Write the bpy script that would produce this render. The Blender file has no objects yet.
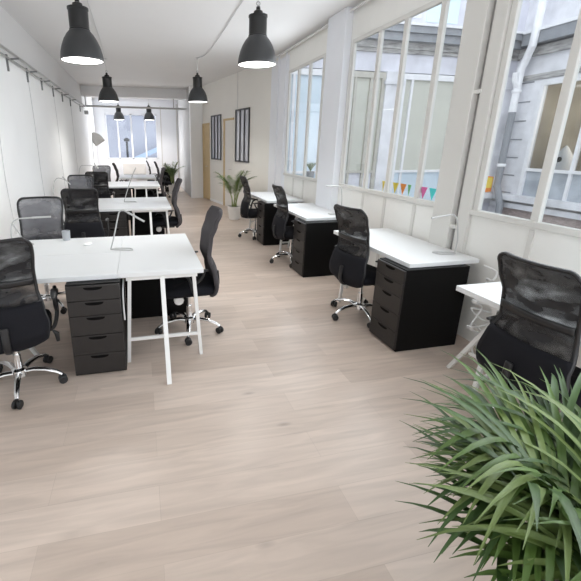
import bpy, bmesh, math, random
from mathutils import Vector, Matrix
PI = math.pi
random.seed(7)
COL = bpy.context.scene.collection

# ------------------------------------------------------------------ materials
def mat(name, color, rough=0.5, metal=0.0, noise=0.0, nscale=8.0, bump=0.0, bscale=60.0, emis=None, estr=0.0, spec=0.5, stretch=(1, 1, 1)):
    m = bpy.data.materials.new(name); m.use_nodes = True
    nt = m.node_tree; b = nt.nodes['Principled BSDF']
    b.inputs['Base Color'].default_value = (*color, 1)
    b.inputs['Roughness'].default_value = rough
    b.inputs['Metallic'].default_value = metal
    b.inputs['Specular IOR Level'].default_value = spec
    if emis:
        b.inputs['Emission Color'].default_value = (*emis, 1); b.inputs['Emission Strength'].default_value = estr
    if noise or bump:
        tc = nt.nodes.new('ShaderNodeTexCoord'); mp = nt.nodes.new('ShaderNodeMapping')
        mp.inputs['Scale'].default_value = stretch
        nt.links.new(tc.outputs['Object'], mp.inputs['Vector'])
    if noise:
        n = nt.nodes.new('ShaderNodeTexNoise'); n.inputs['Scale'].default_value = nscale; n.inputs['Detail'].default_value = 4
        nt.links.new(mp.outputs[0], n.inputs['Vector'])
        r = nt.nodes.new('ShaderNodeMapRange')
        r.inputs['From Min'].default_value = .25; r.inputs['From Max'].default_value = .75
        r.inputs['To Min'].default_value = 1 - noise; r.inputs['To Max'].default_value = 1 + noise
        nt.links.new(n.outputs['Fac'], r.inputs['Value'])
        mx = nt.nodes.new('ShaderNodeVectorMath'); mx.operation = 'SCALE'
        mx.inputs[0].default_value = color
        nt.links.new(r.outputs[0], mx.inputs['Scale'])
        nt.links.new(mx.outputs[0], b.inputs['Base Color'])
    if bump:
        n2 = nt.nodes.new('ShaderNodeTexNoise'); n2.inputs['Scale'].default_value = bscale
        nt.links.new(mp.outputs[0], n2.inputs['Vector'])
        bp = nt.nodes.new('ShaderNodeBump'); bp.inputs['Strength'].default_value = bump; bp.inputs['Distance'].default_value = .01
        nt.links.new(n2.outputs['Fac'], bp.inputs['Height']); nt.links.new(bp.outputs[0], b.inputs['Normal'])
    return m

def glass_mat(name, tint=(0.95, 0.97, 0.98), refl=0.5):
    m = bpy.data.materials.new(name); m.use_nodes = True
    nt = m.node_tree; nt.nodes.remove(nt.nodes['Principled BSDF'])
    out = nt.nodes['Material Output']
    tr = nt.nodes.new('ShaderNodeBsdfTransparent'); tr.inputs[0].default_value = (*tint, 1)
    gl = nt.nodes.new('ShaderNodeBsdfGlossy'); gl.inputs['Roughness'].default_value = 0.02
    fr = nt.nodes.new('ShaderNodeLayerWeight'); fr.inputs[0].default_value = .5
    pw = nt.nodes.new('ShaderNodeMath'); pw.operation = 'POWER'; pw.inputs[1].default_value = 4.5
    mm = nt.nodes.new('ShaderNodeMath'); mm.operation = 'MULTIPLY_ADD'; mm.inputs[1].default_value = refl; mm.inputs[2].default_value = .03
    nt.links.new(fr.outputs['Facing'], pw.inputs[0])
    mx = nt.nodes.new('ShaderNodeMixShader')
    nt.links.new(pw.outputs[0], mm.inputs[0]); nt.links.new(mm.outputs[0], mx.inputs[0])
    nt.links.new(tr.outputs[0], mx.inputs[1]); nt.links.new(gl.outputs[0], mx.inputs[2])
    nt.links.new(mx.outputs[0], out.inputs[0])
    return m

def mesh_fabric(name, color, cover=0.6, var=0.2, scale=7.0):
    """woven see-through chair mesh: part transparent, part dark thread"""
    m = bpy.data.materials.new(name); m.use_nodes = True
    nt = m.node_tree; b = nt.nodes['Principled BSDF']; out = nt.nodes['Material Output']
    b.inputs['Base Color'].default_value = (*color, 1); b.inputs['Roughness'].default_value = .6
    tr = nt.nodes.new('ShaderNodeBsdfTransparent')
    tc = nt.nodes.new('ShaderNodeTexCoord')
    n = nt.nodes.new('ShaderNodeTexNoise'); n.inputs['Scale'].default_value = scale; n.inputs['Detail'].default_value = 2
    mp = nt.nodes.new('ShaderNodeMapping'); mp.inputs['Scale'].default_value = (1, 1, 1.8); mp.inputs['Rotation'].default_value = (0, .5, 0)
    nt.links.new(tc.outputs['Object'], mp.inputs[0]); nt.links.new(mp.outputs[0], n.inputs['Vector'])
    r = nt.nodes.new('ShaderNodeMapRange'); r.inputs['From Min'].default_value = .3; r.inputs['From Max'].default_value = .7
    r.inputs['To Min'].default_value = cover - var; r.inputs['To Max'].default_value = min(1, cover + var)
    nt.links.new(n.outputs['Fac'], r.inputs['Value'])
    mx = nt.nodes.new('ShaderNodeMixShader')
    nt.links.new(r.outputs[0], mx.inputs[0]); nt.links.new(tr.outputs[0], mx.inputs[1]); nt.links.new(b.outputs[0], mx.inputs[2])
    nt.links.new(mx.outputs[0], out.inputs[0])
    return m

def floor_mat():
    m = bpy.data.materials.new('pale_oak_planks'); m.use_nodes = True
    nt = m.node_tree; b = nt.nodes['Principled BSDF']
    g = nt.nodes.new('ShaderNodeNewGeometry')
    br = nt.nodes.new('ShaderNodeTexBrick')
    br.offset = .37; br.inputs['Scale'].default_value = 1
    br.inputs['Brick Width'].default_value = 1.38; br.inputs['Row Height'].default_value = .192
    br.inputs['Mortar Size'].default_value = .0012; br.inputs['Mortar Smooth'].default_value = .3
    br.inputs['Color1'].default_value = (.60, .498, .425, 1); br.inputs['Color2'].default_value = (.50, .405, .338, 1)
    br.inputs['Mortar'].default_value = (.47, .385, .32, 1); br.inputs['Bias'].default_value = 0
    nt.links.new(g.outputs['Position'], br.inputs['Vector'])
    mp = nt.nodes.new('ShaderNodeMapping'); mp.inputs['Scale'].default_value = (.9, 9, 1)
    nt.links.new(g.outputs['Position'], mp.inputs[0])
    n = nt.nodes.new('ShaderNodeTexNoise'); n.inputs['Scale'].default_value = 2.2; n.inputs['Detail'].default_value = 6; n.inputs['Distortion'].default_value = .8
    nt.links.new(mp.outputs[0], n.inputs['Vector'])
    r = nt.nodes.new('ShaderNodeMapRange'); r.inputs['From Min'].default_value = .3; r.inputs['From Max'].default_value = .7
    r.inputs['To Min'].default_value = .87; r.inputs['To Max'].default_value = 1.09
    nt.links.new(n.outputs['Fac'], r.inputs['Value'])
    # dark knots
    mk = nt.nodes.new('ShaderNodeMapping'); mk.inputs['Scale'].default_value = (1.1, 3.2, 1)
    nt.links.new(g.outputs['Position'], mk.inputs[0])
    vo = nt.nodes.new('ShaderNodeTexVoronoi'); vo.inputs['Scale'].default_value = 1.6
    nt.links.new(mk.outputs[0], vo.inputs['Vector'])
    rk = nt.nodes.new('ShaderNodeMapRange'); rk.inputs['From Min'].default_value = .02; rk.inputs['From Max'].default_value = .10
    rk.inputs['To Min'].default_value = .72; rk.inputs['To Max'].default_value = 1.0
    nt.links.new(vo.outputs['Distance'], rk.inputs['Value'])
    ml = nt.nodes.new('ShaderNodeMath'); ml.operation = 'MULTIPLY'
    nt.links.new(r.outputs[0], ml.inputs[0]); nt.links.new(rk.outputs[0], ml.inputs[1])
    sc = nt.nodes.new('ShaderNodeVectorMath'); sc.operation = 'SCALE'
    nt.links.new(br.outputs['Color'], sc.inputs[0]); nt.links.new(ml.outputs[0], sc.inputs['Scale'])
    nt.links.new(sc.outputs[0], b.inputs['Base Color'])
    b.inputs['Roughness'].default_value = .33
    b.inputs['Specular IOR Level'].default_value = .45
    return m

M = {}
M['floor'] = floor_mat()
M['wall'] = mat('white_wall_paint', (.90, .905, .90), .7, noise=.02, nscale=2)
M['wall_cream'] = mat('warm_white_partition', (.84, .82, .77), .7, noise=.015, nscale=2)
M['wall_cool'] = mat('cool_white_wall', (.84, .86, .90), .65, noise=.02, nscale=3)
M['ceil'] = mat('ceiling_paint', (.76, .755, .75), .8, noise=.015, nscale=1.2)
M['wframe'] = mat('white_painted_metal_frame', (.70, .69, .655), .45)
M['parapet'] = mat('parapet_paint', (.86, .855, .82), .6, noise=.015)
M['greyline'] = mat('pale_joint', (.62, .61, .59), .8)
M['groove'] = mat('dark_gap', (.30, .29, .28), .8)
M['glass'] = glass_mat('window_glass')
M['greyglass'] = mat('grey_partition_glass', (.46, .47, .52), .18, spec=.5)
M['desk'] = mat('white_laminate', (.77, .785, .785), .32, noise=.008, nscale=3)
M['lampwire'] = mat('pale_grey_lamp_metal', (.48, .48, .47), .4)
M['white_metal'] = mat('white_powder_coat', (.80, .80, .78), .4)
M['cab'] = mat('black_brown_cabinet', (.0035, .0033, .0033), .5, noise=.12, nscale=6, stretch=(1, 1, 8), spec=.14)
M['drawer'] = mat('black_brown_drawer_front', (.016, .0135, .0125), .42, noise=.10, nscale=5, stretch=(6, 6, 1), spec=.5)
M['dark'] = mat('dark_recess', (.003, .003, .003), .8, spec=.1)
M['blk'] = mat('black_fabric', (.010, .010, .013), .85, bump=.12, bscale=300, spec=.2)
M['blkplastic'] = mat('black_plastic', (.012, .012, .013), .4)
M['greyfab'] = mat('charcoal_fabric', (.062, .057, .060), .85, bump=.1, bscale=300, spec=.2)
M['mesh'] = mesh_fabric('black_mesh', (.010, .010, .012), .76, .26, 8)
M['meshlit'] = mesh_fabric('grey_lit_mesh', (.17, .17, .185), .66, .18, 6)  # light falling on the chair mesh, painted in as a paler grey
M['chrome'] = mat('chrome', (.80, .80, .80), .14, 1.0)
M['shade'] = mat('dark_grey_enamel', (.036, .037, .039), .38)
M['socket'] = mat('black_enamel', (.010, .010, .010), .35)
M['lampwhite'] = mat('lit_diffuser', (1, 1, 1), .5, emis=(1, .98, .95), estr=2.6)
M['shadein'] = mat('white_enamel', (.9, .9, .88), .5)
M['wood'] = mat('pale_pine_jamb', (.62, .47, .26), .55, noise=.10, nscale=6, stretch=(8, 8, 1))
M['blkmetal'] = mat('dark_grey_metal', (.05, .05, .052), .45)
M['rail'] = mat('galvanised_steel', (.42, .42, .41), .4, .6)
M['bracket'] = mat('grey_bracket', (.20, .20, .20), .5, .3)
M['wire'] = mat('white_cable', (.74, .74, .73), .5)
M['greywire'] = mat('grey_cable', (.62, .62, .62), .5)
M['leaf'] = mat('palm_leaf', (.075, .135, .026), .48, noise=.30, nscale=5)
M['leaf2'] = mat('palm_leaf_light', (.13, .185, .05), .48, noise=.25, nscale=5)
M['leafdk'] = mat('palm_leaf_deep', (.045, .092, .022), .48, noise=.35, nscale=6)
M['stem'] = mat('palm_cane', (.24, .30, .08), .5, noise=.2, nscale=10)
M['pot'] = mat('white_ceramic_pot', (.76, .74, .70), .4)
M['soil'] = mat('soil', (.05, .035, .025), .9, noise=.4, nscale=40)
M['stucco'] = mat('white_stucco', (.74, .74, .77), .8, noise=.20, nscale=2.2, bump=.2, bscale=20)
M['stucco2'] = mat('lavender_stucco', (.68, .68, .74), .8, noise=.14, nscale=2.5)
M['stone'] = mat('weathered_stone', (.42, .41, .40), .85, noise=.5, nscale=4, stretch=(1, 1, 6))
M['zinc'] = mat('grey_zinc', (.30, .31, .33), .5, .2, noise=.2, nscale=4)
M['extframe'] = mat('exterior_frame', (.50, .48, .43), .6, noise=.1)
M['extwhite'] = mat('exterior_white_frame', (.80, .80, .82), .5, noise=.05)
M['blind'] = mat('cream_blind_pane', (.56, .56, .50), .35, noise=.05, nscale=1.5)
M['bluepane'] = mat('pale_blue_panel', (.62, .72, .80), .4, noise=.05, nscale=1.5)
M['brownroom'] = mat('brown_room_pane', (.33, .29, .23), .2, noise=.30, nscale=1.3)
M['extglass'] = glass_mat('exterior_pane', (.80, .82, .84), .6)
M['greypane'] = mat('grey_lower_pane', (.42, .45, .49), .2, noise=.22, nscale=2.5)
M['brick'] = mat('red_brown_brick', (.40, .33, .31), .85, noise=.25, nscale=9, stretch=(1, 1, 4))
M['ground'] = mat('courtyard_paving', (.34, .34, .34), .85, noise=.2)
M['aqua'] = mat('pale_aqua_glass', (.70, .84, .86), .4)
M['pipe'] = mat('white_painted_pipe', (.86, .86, .88), .45, noise=.08, nscale=5)
M['pipegrey'] = mat('grey_cast_pipe', (.26, .27, .29), .5)
M['yellow'] = mat('yellow_paper', (.90, .68, .10), .7)
M['orange'] = mat('orange_paper', (.90, .30, .06), .7)
M['green'] = mat('green_paper', (.22, .55, .20), .7)
M['pink'] = mat('pink_paper', (.88, .18, .42), .7)
M['teal'] = mat('teal_paper', (.05, .70, .66), .7)
M['cloth'] = mat('white_cloth', (.72, .70, .68), .8)
M['farblue'] = mat('blue_grey_metal', (.36, .46, .62), .6)
M['farwall'] = mat('lavender_facade', (.36, .37, .43), .8, noise=.14, nscale=1.2)
M['cup'] = mat('frosted_tumbler', (.42, .44, .46), .3)
M['yell_tag'] = mat('yellow_leg', (.75, .68, .10), .5)

# ------------------------------------------------------------------ mesh builder
class MB:
    def __init__(s): s.v = []; s.f = []
    def add(s, vs, fs, T=None):
        o = len(s.v)
        s.v += [tuple((T @ Vector(p)) if T else Vector(p)) for p in vs]
        s.f += [tuple(i + o for i in f) for f in fs]
        return s
    def box(s, x0, x1, y0, y1, z0, z1, T=None):
        vs = [(x, y, z) for z in (z0, z1) for y in (y0, y1) for x in (x0, x1)]
        return s.add(vs, [(0, 2, 3, 1), (4, 5, 7, 6), (0, 1, 5, 4), (2, 6, 7, 3), (0, 4, 6, 2), (1, 3, 7, 5)], T)
    def bar(s, a, b, w, h=None, T=None):
        a = Vector(a); b = Vector(b); h = h or w; d = (b - a).normalized()
        up = Vector((0, 0, 1)) if abs(d.z) < .95 else Vector((0, 1, 0))
        u = d.cross(up).normalized(); n = u.cross(d)
        vs = [p + u * (sx * w / 2) + n * (sy * h / 2) for p in (a, b) for sx, sy in ((-1, -1), (1, -1), (1, 1), (-1, 1))]
        return s.add(vs, [(0, 3, 2, 1), (4, 5, 6, 7), (0, 1, 5, 4), (1, 2, 6, 5), (2, 3, 7, 6), (3, 0, 4, 7)], T)
    def tube(s, pts, r, n=8, closed=False, T=None, flat=1.0):
        pts = [Vector(p) for p in pts]; k = len(pts)
        rs = r if isinstance(r, (list, tuple)) else [r] * k
        vs = []; fs = []; prev = None
        for i, p in enumerate(pts):
            a = pts[i - 1] if (i > 0 or closed) else p
            b = pts[(i + 1) % k] if (i < k - 1 or closed) else p
            d = (b - a)
            d = d.normalized() if d.length > 1e-9 else Vector((0, 0, 1))
            if prev is None:
                u = d.cross(Vector((0, 0, 1)) if abs(d.z) < .9 else Vector((0, 1, 0))).normalized()
            else:
                u = (prev - d * prev.dot(d))
                u = u.normalized() if u.length > 1e-6 else d.orthogonal().normalized()
            prev = u; w = d.cross(u)
            for j in range(n):
                t = 2 * PI * j / n
                vs.append(p + (u * math.cos(t) + w * math.sin(t) * flat) * rs[i])
        m = k if closed else k - 1
        for i in range(m):
            for j in range(n):
                a = i * n + j; b = i * n + (j + 1) % n; c = ((i + 1) % k) * n + (j + 1) % n; d_ = ((i + 1) % k) * n + j
                fs.append((a, b, c, d_))
        if not closed:
            fs.append(tuple(range(n - 1, -1, -1))); fs.append(tuple(range((k - 1) * n, k * n)))
        return s.add(vs, fs, T)
    def lathe(s, prof, n=32, T=None, cap0=False, cap1=False):
        vs = [(r * math.cos(2 * PI * j / n), r * math.sin(2 * PI * j / n), z) for r, z in prof for j in range(n)]
        fs = []
        for i in range(len(prof) - 1):
            for j in range(n):
                fs.append((i * n + j, i * n + (j + 1) % n, (i + 1) * n + (j + 1) % n, (i + 1) * n + j))
        if cap0: fs.append(tuple(range(n - 1, -1, -1)))
        if cap1: fs.append(tuple(range((len(prof) - 1) * n, len(prof) * n)))
        return s.add(vs, fs, T)
    def grid(s, P, T=None):
        r = len(P); c = len(P[0])
        return s.add([p for row in P for p in row], [(i * c + j, i * c + j + 1, (i + 1) * c + j + 1, (i + 1) * c + j) for i in range(r - 1) for j in range(c - 1)], T)
    def sphere(s, c, r, n=12, sc=(1, 1, 1), T=None):
        prof = [(max(1e-4, math.sin(PI * i / n)), -math.cos(PI * i / n)) for i in range(n + 1)]
        TT = Matrix.Translation(c) @ Matrix.Diagonal((r * sc[0], r * sc[1], r * sc[2], 1))
        return s.lathe(prof, 16, (T @ TT) if T else TT)
    def build(s, name, m, parent=None, smooth=35, bevel=0.0, solid=0.0, loc=(0, 0, 0), rz=0.0, sub=0):
        me = bpy.data.meshes.new(name)
        me.from_pydata(s.v, [], s.f); me.update()
        bm = bmesh.new(); bm.from_mesh(me)
        if not solid: bmesh.ops.recalc_face_normals(bm, faces=bm.faces)
        bm.to_mesh(me); bm.free()
        if smooth:
            me.polygons.foreach_set('use_smooth', [True] * len(me.polygons))
            me.set_sharp_from_angle(angle=math.radians(smooth))
        me.materials.append(m)
        o = bpy.data.objects.new(name, me); COL.objects.link(o)
        o.location = loc; o.rotation_euler = (0, 0, rz)
        if parent: o.parent = parent
        if solid:
            md = o.modifiers.new('solid', 'SOLIDIFY'); md.thickness = solid; md.offset = 0
        if bevel:
            md = o.modifiers.new('bevel', 'BEVEL'); md.width = bevel; md.segments = 2; md.limit_method = 'ANGLE'
        if sub:
            md = o.modifiers.new('sub', 'SUBSURF'); md.levels = sub; md.render_levels = sub
        return o

def tag(o, label, cat, group=None):
    o['label'] = label; o['category'] = cat
    if group: o['group'] = group
    return o
def thing(name, label, cat, loc=(0, 0, 0), rz=0.0, group=None):
    o = bpy.data.objects.new(name, None); COL.objects.link(o)
    o.empty_display_size = .1; o.location = loc; o.rotation_euler = (0, 0, rz)
    return tag(o, label, cat, group)
def struct(o, label=None):
    o['kind'] = 'structure'
    if label: o['label'] = label
    return o
def dup(root, loc, rz, label, group=None):
    def cp(o, par):
        c = o.copy(); COL.objects.link(c)
        if par: c.parent = par
        for ch in list(o.children): cp(ch, c)
        return c
    c = cp(root, None); c.location = loc; c.rotation_euler = (0, 0, rz)
    c['label'] = label
    if group: c['group'] = group
    return c
def curve_pts(ctrl, n=10):
    """Catmull-Rom through control points"""
    P = [Vector(p) for p in ctrl]; P = [P[0] * 2 - P[1]] + P + [P[-1] * 2 - P[-2]]
    out = []
    for i in range(1, len(P) - 2):
        for k in range(n):
            t = k / n; a, b, c, d = P[i - 1:i + 3]
            out.append(.5 * ((2 * b) + (c - a) * t + (2 * a - 5 * b + 4 * c - d) * t * t + (3 * b - a - 3 * c + d) * t ** 3))
    out.append(P[-2]); return out

# ------------------------------------------------------------------ camera
cd = bpy.data.cameras.new('camera'); cam = bpy.data.objects.new('camera', cd); COL.objects.link(cam)
CAMH = 1.62
F, PX, PY = 384.2, 229.27, 262.41
yaw, pit, rol = math.radians(12.874), math.radians(17.051), math.radians(-.327)
fw = Vector((math.sin(yaw) * math.cos(pit), math.cos(yaw) * math.cos(pit), -math.sin(pit)))
rt = Vector((math.cos(yaw), -math.sin(yaw), 0)); dn = fw.cross(rt)
r2 = rt * math.cos(rol) + dn * math.sin(rol); d2 = -rt * math.sin(rol) + dn * math.cos(rol)
cam.matrix_world = Matrix(((r2.x, -d2.x, -fw.x, 0), (r2.y, -d2.y, -fw.y, 0), (r2.z, -d2.z, -fw.z, CAMH), (0, 0, 0, 1)))
cd.sensor_width = 36; cd.sensor_fit = 'HORIZONTAL'; cd.lens = F / 581 * 36
cd.shift_x = (290.5 - PX) / 581; cd.shift_y = -(290.5 - PY) / 581
cd.clip_start = .05; cd.clip_end = 200
bpy.context.scene.camera = cam

# ------------------------------------------------------------------ setting
H = 3.25; XL = -1.55; XR = 2.70; YB = 16.0; Y0 = -1.6
A = Vector((2.70, 8.1)); B = Vector((1.93, 12.1)); AD = (B - A).normalized(); AN = Vector((-AD.y, AD.x))  # along / into-room normal
if AN.x > 0: AN = -AN
struct(MB().box(XL - .2, 3.0, Y0, YB + .3, -.12, 0).build('floor', M['floor'], smooth=0))
struct(MB().box(XL - .2, 3.0, Y0, YB + .3, H, H + .15).build('ceiling', M['ceil'], smooth=0))
struct(MB().box(XL - .2, XL, Y0, YB + .3, 0, H).build('wall_left', M['wall'], smooth=0))
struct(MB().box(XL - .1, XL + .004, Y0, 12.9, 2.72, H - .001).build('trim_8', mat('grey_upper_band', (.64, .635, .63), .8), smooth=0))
struct(MB().box(XL, 1.6, 12.9, 13.25, 2.97, H - .002).build('beam', M['ceil'], smooth=0))

# window wall: parapet, lintel, piers round three openings
SILL, TOP = 1.07, 2.88
op = [(-1.25, 2.665), (3.06, 4.92), (5.52, 7.10)]
w = MB().box(XR, XR + .05, Y0, 8.12, 0, SILL).box(XR, XR + .05, Y0, 8.12, TOP, H)
ys = [Y0] + [y for o_ in op for y in o_] + [8.12]
for i in range(0, len(ys), 2): w.box(XR, XR + .05, ys[i], ys[i + 1], SILL, TOP)
wr = struct(w.build('wall_right', M['parapet'], smooth=0))
struct(MB().box(XR - .10, XR, 4.97, 5.47, 0, H).build('pier', M['wall_cool'], bevel=.01), 'white square pier between the first two windows')
pp = struct(MB().box(XR - .06, XR, 2.83, 3.055, 0, H).build('post', M['wframe'], bevel=.006))
struct(MB().box(XR - .035, XR, 2.668, 2.785, 0, H).build('post', M['wframe'], bevel=.006))
struct(MB().box(XR - .006, XR, 2.785, 2.83, 0, H).build('trim_3', M['groove'], smooth=0))
for z in (.93, 2.02): struct(MB().box(XR - .05, XR, 2.77, 2.85, z, z + .03).build('trim_4', M['wframe']))
tr = MB()
for y in (4.33, 3.88, 3.38, 2.13, 1.55, 6.65, 6.19): tr.box(XR - .012, XR, y - .02, y + .02, 0, SILL - .02)
struct(tr.build('trim_1', M['wframe'], smooth=0))
struct(MB().tube([(XR - .05, Y0, H - .05), (XR - .05, 8.1, H - .05)], .017, 10).build('trim_2', M['ceil']))
struct(MB().box(XR - .02, XR, 7.22, 7.26, 0, H).box(XR - .02, XR, 7.62, 7.66, 0, H).box(XR - .004, XR, 7.12, 8.08, 0, H - .1).build('trim_5', M['wall_cool'], smooth=0))

def window(n, y0, y1, mul, wm=.055):
    f = MB(); x0, x1 = XR - .012, XR + .028
    f.box(x0, x1, y0, y0 + .05, SILL, TOP).box(x0, x1, y1 - .05, y1, SILL, TOP)
    f.box(x0 - .02, x1 + .001, y0 - .001, y1 + .001, SILL, SILL + .045).box(x0 - .001, x1 + .001, y0 - .001, y1 + .001, TOP - .045, TOP)
    for y in mul: f.box(x0, x1, y - wm / 2, y + wm / 2, SILL + .04, TOP - .04)
    o = struct(f.build('window_%d' % n, M['wframe'], bevel=.004))
    MB().box(XR + .008, XR + .013, y0 + .04, y1 - .04, SILL + .04, TOP - .04).build('glass', M['glass'], o, smooth=0)
    return o
window(1, 5.52, 7.10, (6.65, 6.19, 5.70), .06)
window(2, 3.06, 4.92, (4.33, 3.88, 3.375), .058)
window(3, -1.25, 2.665, (2.135, 1.5, .9, .3, -.3, -.9), .058)

# angled partition with doors and black-framed windows
def AT(l, off, z):
    p = A + AD * l + AN * off
    return (p.x, p.y, z)
ang = math.atan2(AD.y, AD.x)
def abox(mb, l0, l1, o0, o1, z0, z1):   # box in partition coordinates, off>0 into the room
    vs = [AT(l, o, z) for z in (z0, z1) for o in (o0, o1) for l in (l0, l1)]
    return mb.add(vs, [(0, 2, 3, 1), (4, 5, 7, 6), (0, 1, 5, 4), (2, 6, 7, 3), (0, 4, 6, 2), (1, 3, 7, 5)])
L = (B - A).length
struct(abox(MB(), -.02, L, -.15, 0, 0, H).build('wall_partition', M['wall_cream'], smooth=0))
struct(MB().box(1.56, B.x + .1, 12.12, 12.35, 0, H).build('wall_return', M['wall'], smooth=0))
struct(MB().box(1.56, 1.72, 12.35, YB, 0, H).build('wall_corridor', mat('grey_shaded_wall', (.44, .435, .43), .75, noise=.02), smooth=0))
struct(abox(MB(), 1.60, 1.62, -.001, .004, 2.45, H).build('trim_6', M['greyline'], smooth=0))
bb = MB()
for l0, l1 in ((0, 1.80), (2.44, 3.50)): abox(bb, l0, l1, 0, .012, 0, .07)
struct(bb.build('baseboard_right', M['wall'], smooth=0))
struct(MB().box(XL, XL + .012, Y0, YB, 0, .08).build('baseboard_left', M['wall'], smooth=0))
for n, (l0, l1, zt) in enumerate(((1.80, 2.44, 2.26), (3.50, 4.05, 2.21))):
    f = MB(); abox(f, l1 - .09, l1, -.02, .03, 0, zt); abox(f, l0, l1, -.02, .03, zt - .05, zt)
    d = struct(f.build('door_%d' % (n + 1), M['wood'], bevel=.004))
    abox(MB(), l0 + .01, l1 - .09, -.02, .012, .01, zt - .05).build('door_leaf', M['wall_cream'] if n == 0 else M['wood'], d, smooth=0)
    h = MB(); h.tube([AT(l0 + .12, .012, 1.0), AT(l0 + .12, .06, 1.0), AT(l0 + .22, .06, 1.0)], .009, 8)
    h.build('door_handle', M['chrome'], d)
for n, (l0, l1, z0, z1) in enumerate(((.92, 1.68, 1.21, 2.43), (2.62, 3.34, 1.21, 2.39))):
    f = MB(); t = .035
    abox(f, l0, l1, 0, .03, z0, z0 + t); abox(f, l0, l1, 0, .03, z1 - t, z1)
    for q in (0, 1 / 3, 2 / 3, 1):
        c = l0 + t / 2 + (l1 - l0 - t) * q; abox(f, c - t / 2, c + t / 2, 0, .03, z0, z1)
    o = struct(f.build('window_%d' % (n + 4), M['blkmetal'], smooth=0))
    abox(MB(), l0, l1, .002, .008, z0, z1).build('glass', M['greyglass'], o, smooth=0)

# back wall with window
bw = MB(); X0, X1, Z0, Z1 = -1.17, .77, 1.05, 2.72
bw.box(XL, X0, YB, YB + .25, 0, H).box(X1, 1.6, YB, YB + .25, 0, H).box(X0, X1, YB, YB + .25, 0, Z0).box(X0, X1, YB, YB + .25, Z1, H)
struct(bw.build('wall_back', M['wall_cool'], smooth=0))
f = MB().box(X0, X1, YB, YB + .06, Z0, Z0 + .06).box(X0, X1, YB, YB + .06, Z1 - .06, Z1)
for c in (X0 + .03, -.713, -.214, .304, X1 - .03): f.box(c - .03, c + .03, YB, YB + .06, Z0, Z1)
o = struct(f.build('window_6', M['wall_cool'], bevel=.004))
MB().box(X0, X1, YB + .03, YB + .035, Z0, Z1).build('glass', M['glass'], o, smooth=0)
struct(MB().box(X1 + .12, X1 + .15, YB - .01, YB, .3, 3).box(1.5, 1.54, YB - .03, YB, 0, 3.1).build('trim_7', M['greyline'], smooth=0))

# rail with brackets along the left wall, crossing at the beam
RZ = 2.68
rl = thing('steel_rail', 'long galvanised rail with small brackets high along white left wall', 'rail', (XL, 5, RZ))
MB().tube([(.10, Y0 - 5, 0), (.10, 7.9, 0)], .016, 8).tube([(.045, Y0 - 5, -.05), (.045, 7.9, -.05)], .012, 8).build('rail', M['rail'], rl)
for y in (3.9, 4.87, 5.83, 6.76, 7.67, 8.61, 9.57, 10.63, 12.3):
    b_ = MB().box(0, .022, y - 5 - .012, y - 5 + .012, -.19, .0).bar((0, y - 5, -.055), (.15, y - 5, -.04), .016, .02)
    b_.build('bracket', M['bracket'], rl)
cr = thing('cross_rail', 'thin grey steel pipe spanning the room below the ceiling beam', 'rail', (XL, 12.95, RZ))
MB().tube([(.02, 0, .02), (3.10, 0, .0)], .028, 10).build('pipe', M['rail'], cr)
MB().bar((.10, 0, .02), (.10, 0, .29), .03).build('hanger', M['rail'], cr); MB().bar((2.7, 0, .02), (2.7, 0, .29), .03).build('hanger', M['rail'], cr)
MB().box(.05, .16, -.1, .02, -.22, -.12).build('clamp', M['rail'], cr)

# ------------------------------------------------------------------ exterior courtyard
YE, XE = 9.0, 9.6
bl = thing('courtyard_building', 'white stuccoed facade with cornice and cream blinds across the courtyard, seen through the windows', 'building', (6, YE, 0))
def P(mb, name, m, parent=bl, **k):
    mb.v = [(x - parent.location.x, y - parent.location.y, z - parent.location.z) for x, y, z in mb.v] if parent in (bl,) else mb.v
    return mb.build(name, m, parent, **k)
wl_ = MB().box(2.95, 3.05, YE, YE + .3, -.5, 7).box(2.95, XE, YE + .1, YE + .3, -.5, 7)
wl_.box(2.95, XE, YE, YE + .15, 3.30, 3.78).box(2.95, XE, YE, YE + .15, 4.22, 7).box(2.95, XE, YE, YE + .15, -.5, .10)
P(wl_, 'wall', M['stucco2'], smooth=0)
P(MB().box(2.95, XE, YE - .10, YE + .1, 3.78, 3.92).box(2.95, XE, YE - .05, YE + .1, 3.70, 3.78), 'moulding', M['stone'], smooth=0)
P(MB().box(2.95, XE, YE - .30, YE + .1, 4.08, 4.22).box(2.95, XE, YE - .24, YE + .1, 3.92, 4.08), 'cornice', M['zinc'], smooth=0)
P(MB().box(2.95, XE, YE - .33, YE + .1, 4.22, 4.27), 'gutter', M['extwhite'], smooth=0)
for a, b in ((5.86, 6.32), (8.50, 9.6), (4.40, 4.72)):
    P(MB().box(a, b, YE - .06, YE + .1, .1, 3.30).box(a - .04, b + .04, YE - .09, YE + .1, 3.02, 3.10), 'pilaster', M['stucco'], smooth=0)
def ext_window(a, b, z0, zm, z1, bars, up, lo, parent, fm):
    fr = MB().box(a, b, YE - .02, YE + .1, z1 - .13, z1).box(a, a + .08, YE - .02, YE + .1, z0, z1 - .13).box(b - .08, b, YE - .02, YE + .1, z0, z1 - .13)
    for q in bars: fr.box(q - .03, q + .03, YE - .01, YE + .1, z0, z1 - .13)
    fr.box(a + .08, b - .08, YE - .015, YE + .09, zm - .03, zm + .03)
    fo = P(fr, 'window', fm, smooth=0)
    for nm, m, p0, p1 in (('upper_pane', up, zm, z1), ('lower_panel', lo, z0, zm)):
        mb = MB().box(a + .02, b - .02, YE + .04, YE + .06, p0, p1)
        mb.v = [(x - 6, y - YE, z) for x, y, z in mb.v]; mb.build(nm, m, fo, smooth=0)
ext_window(4.74, 5.86, .12, .98, 3.28, (5.10, 5.50), M['blind'], M['stucco2'], bl, M['extframe'])
ext_window(6.34, 8.50, .12, .98, 3.28, (6.62, 7.25, 7.85), M['blind'], M['bluepane'], bl, M['extwhite'])
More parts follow.
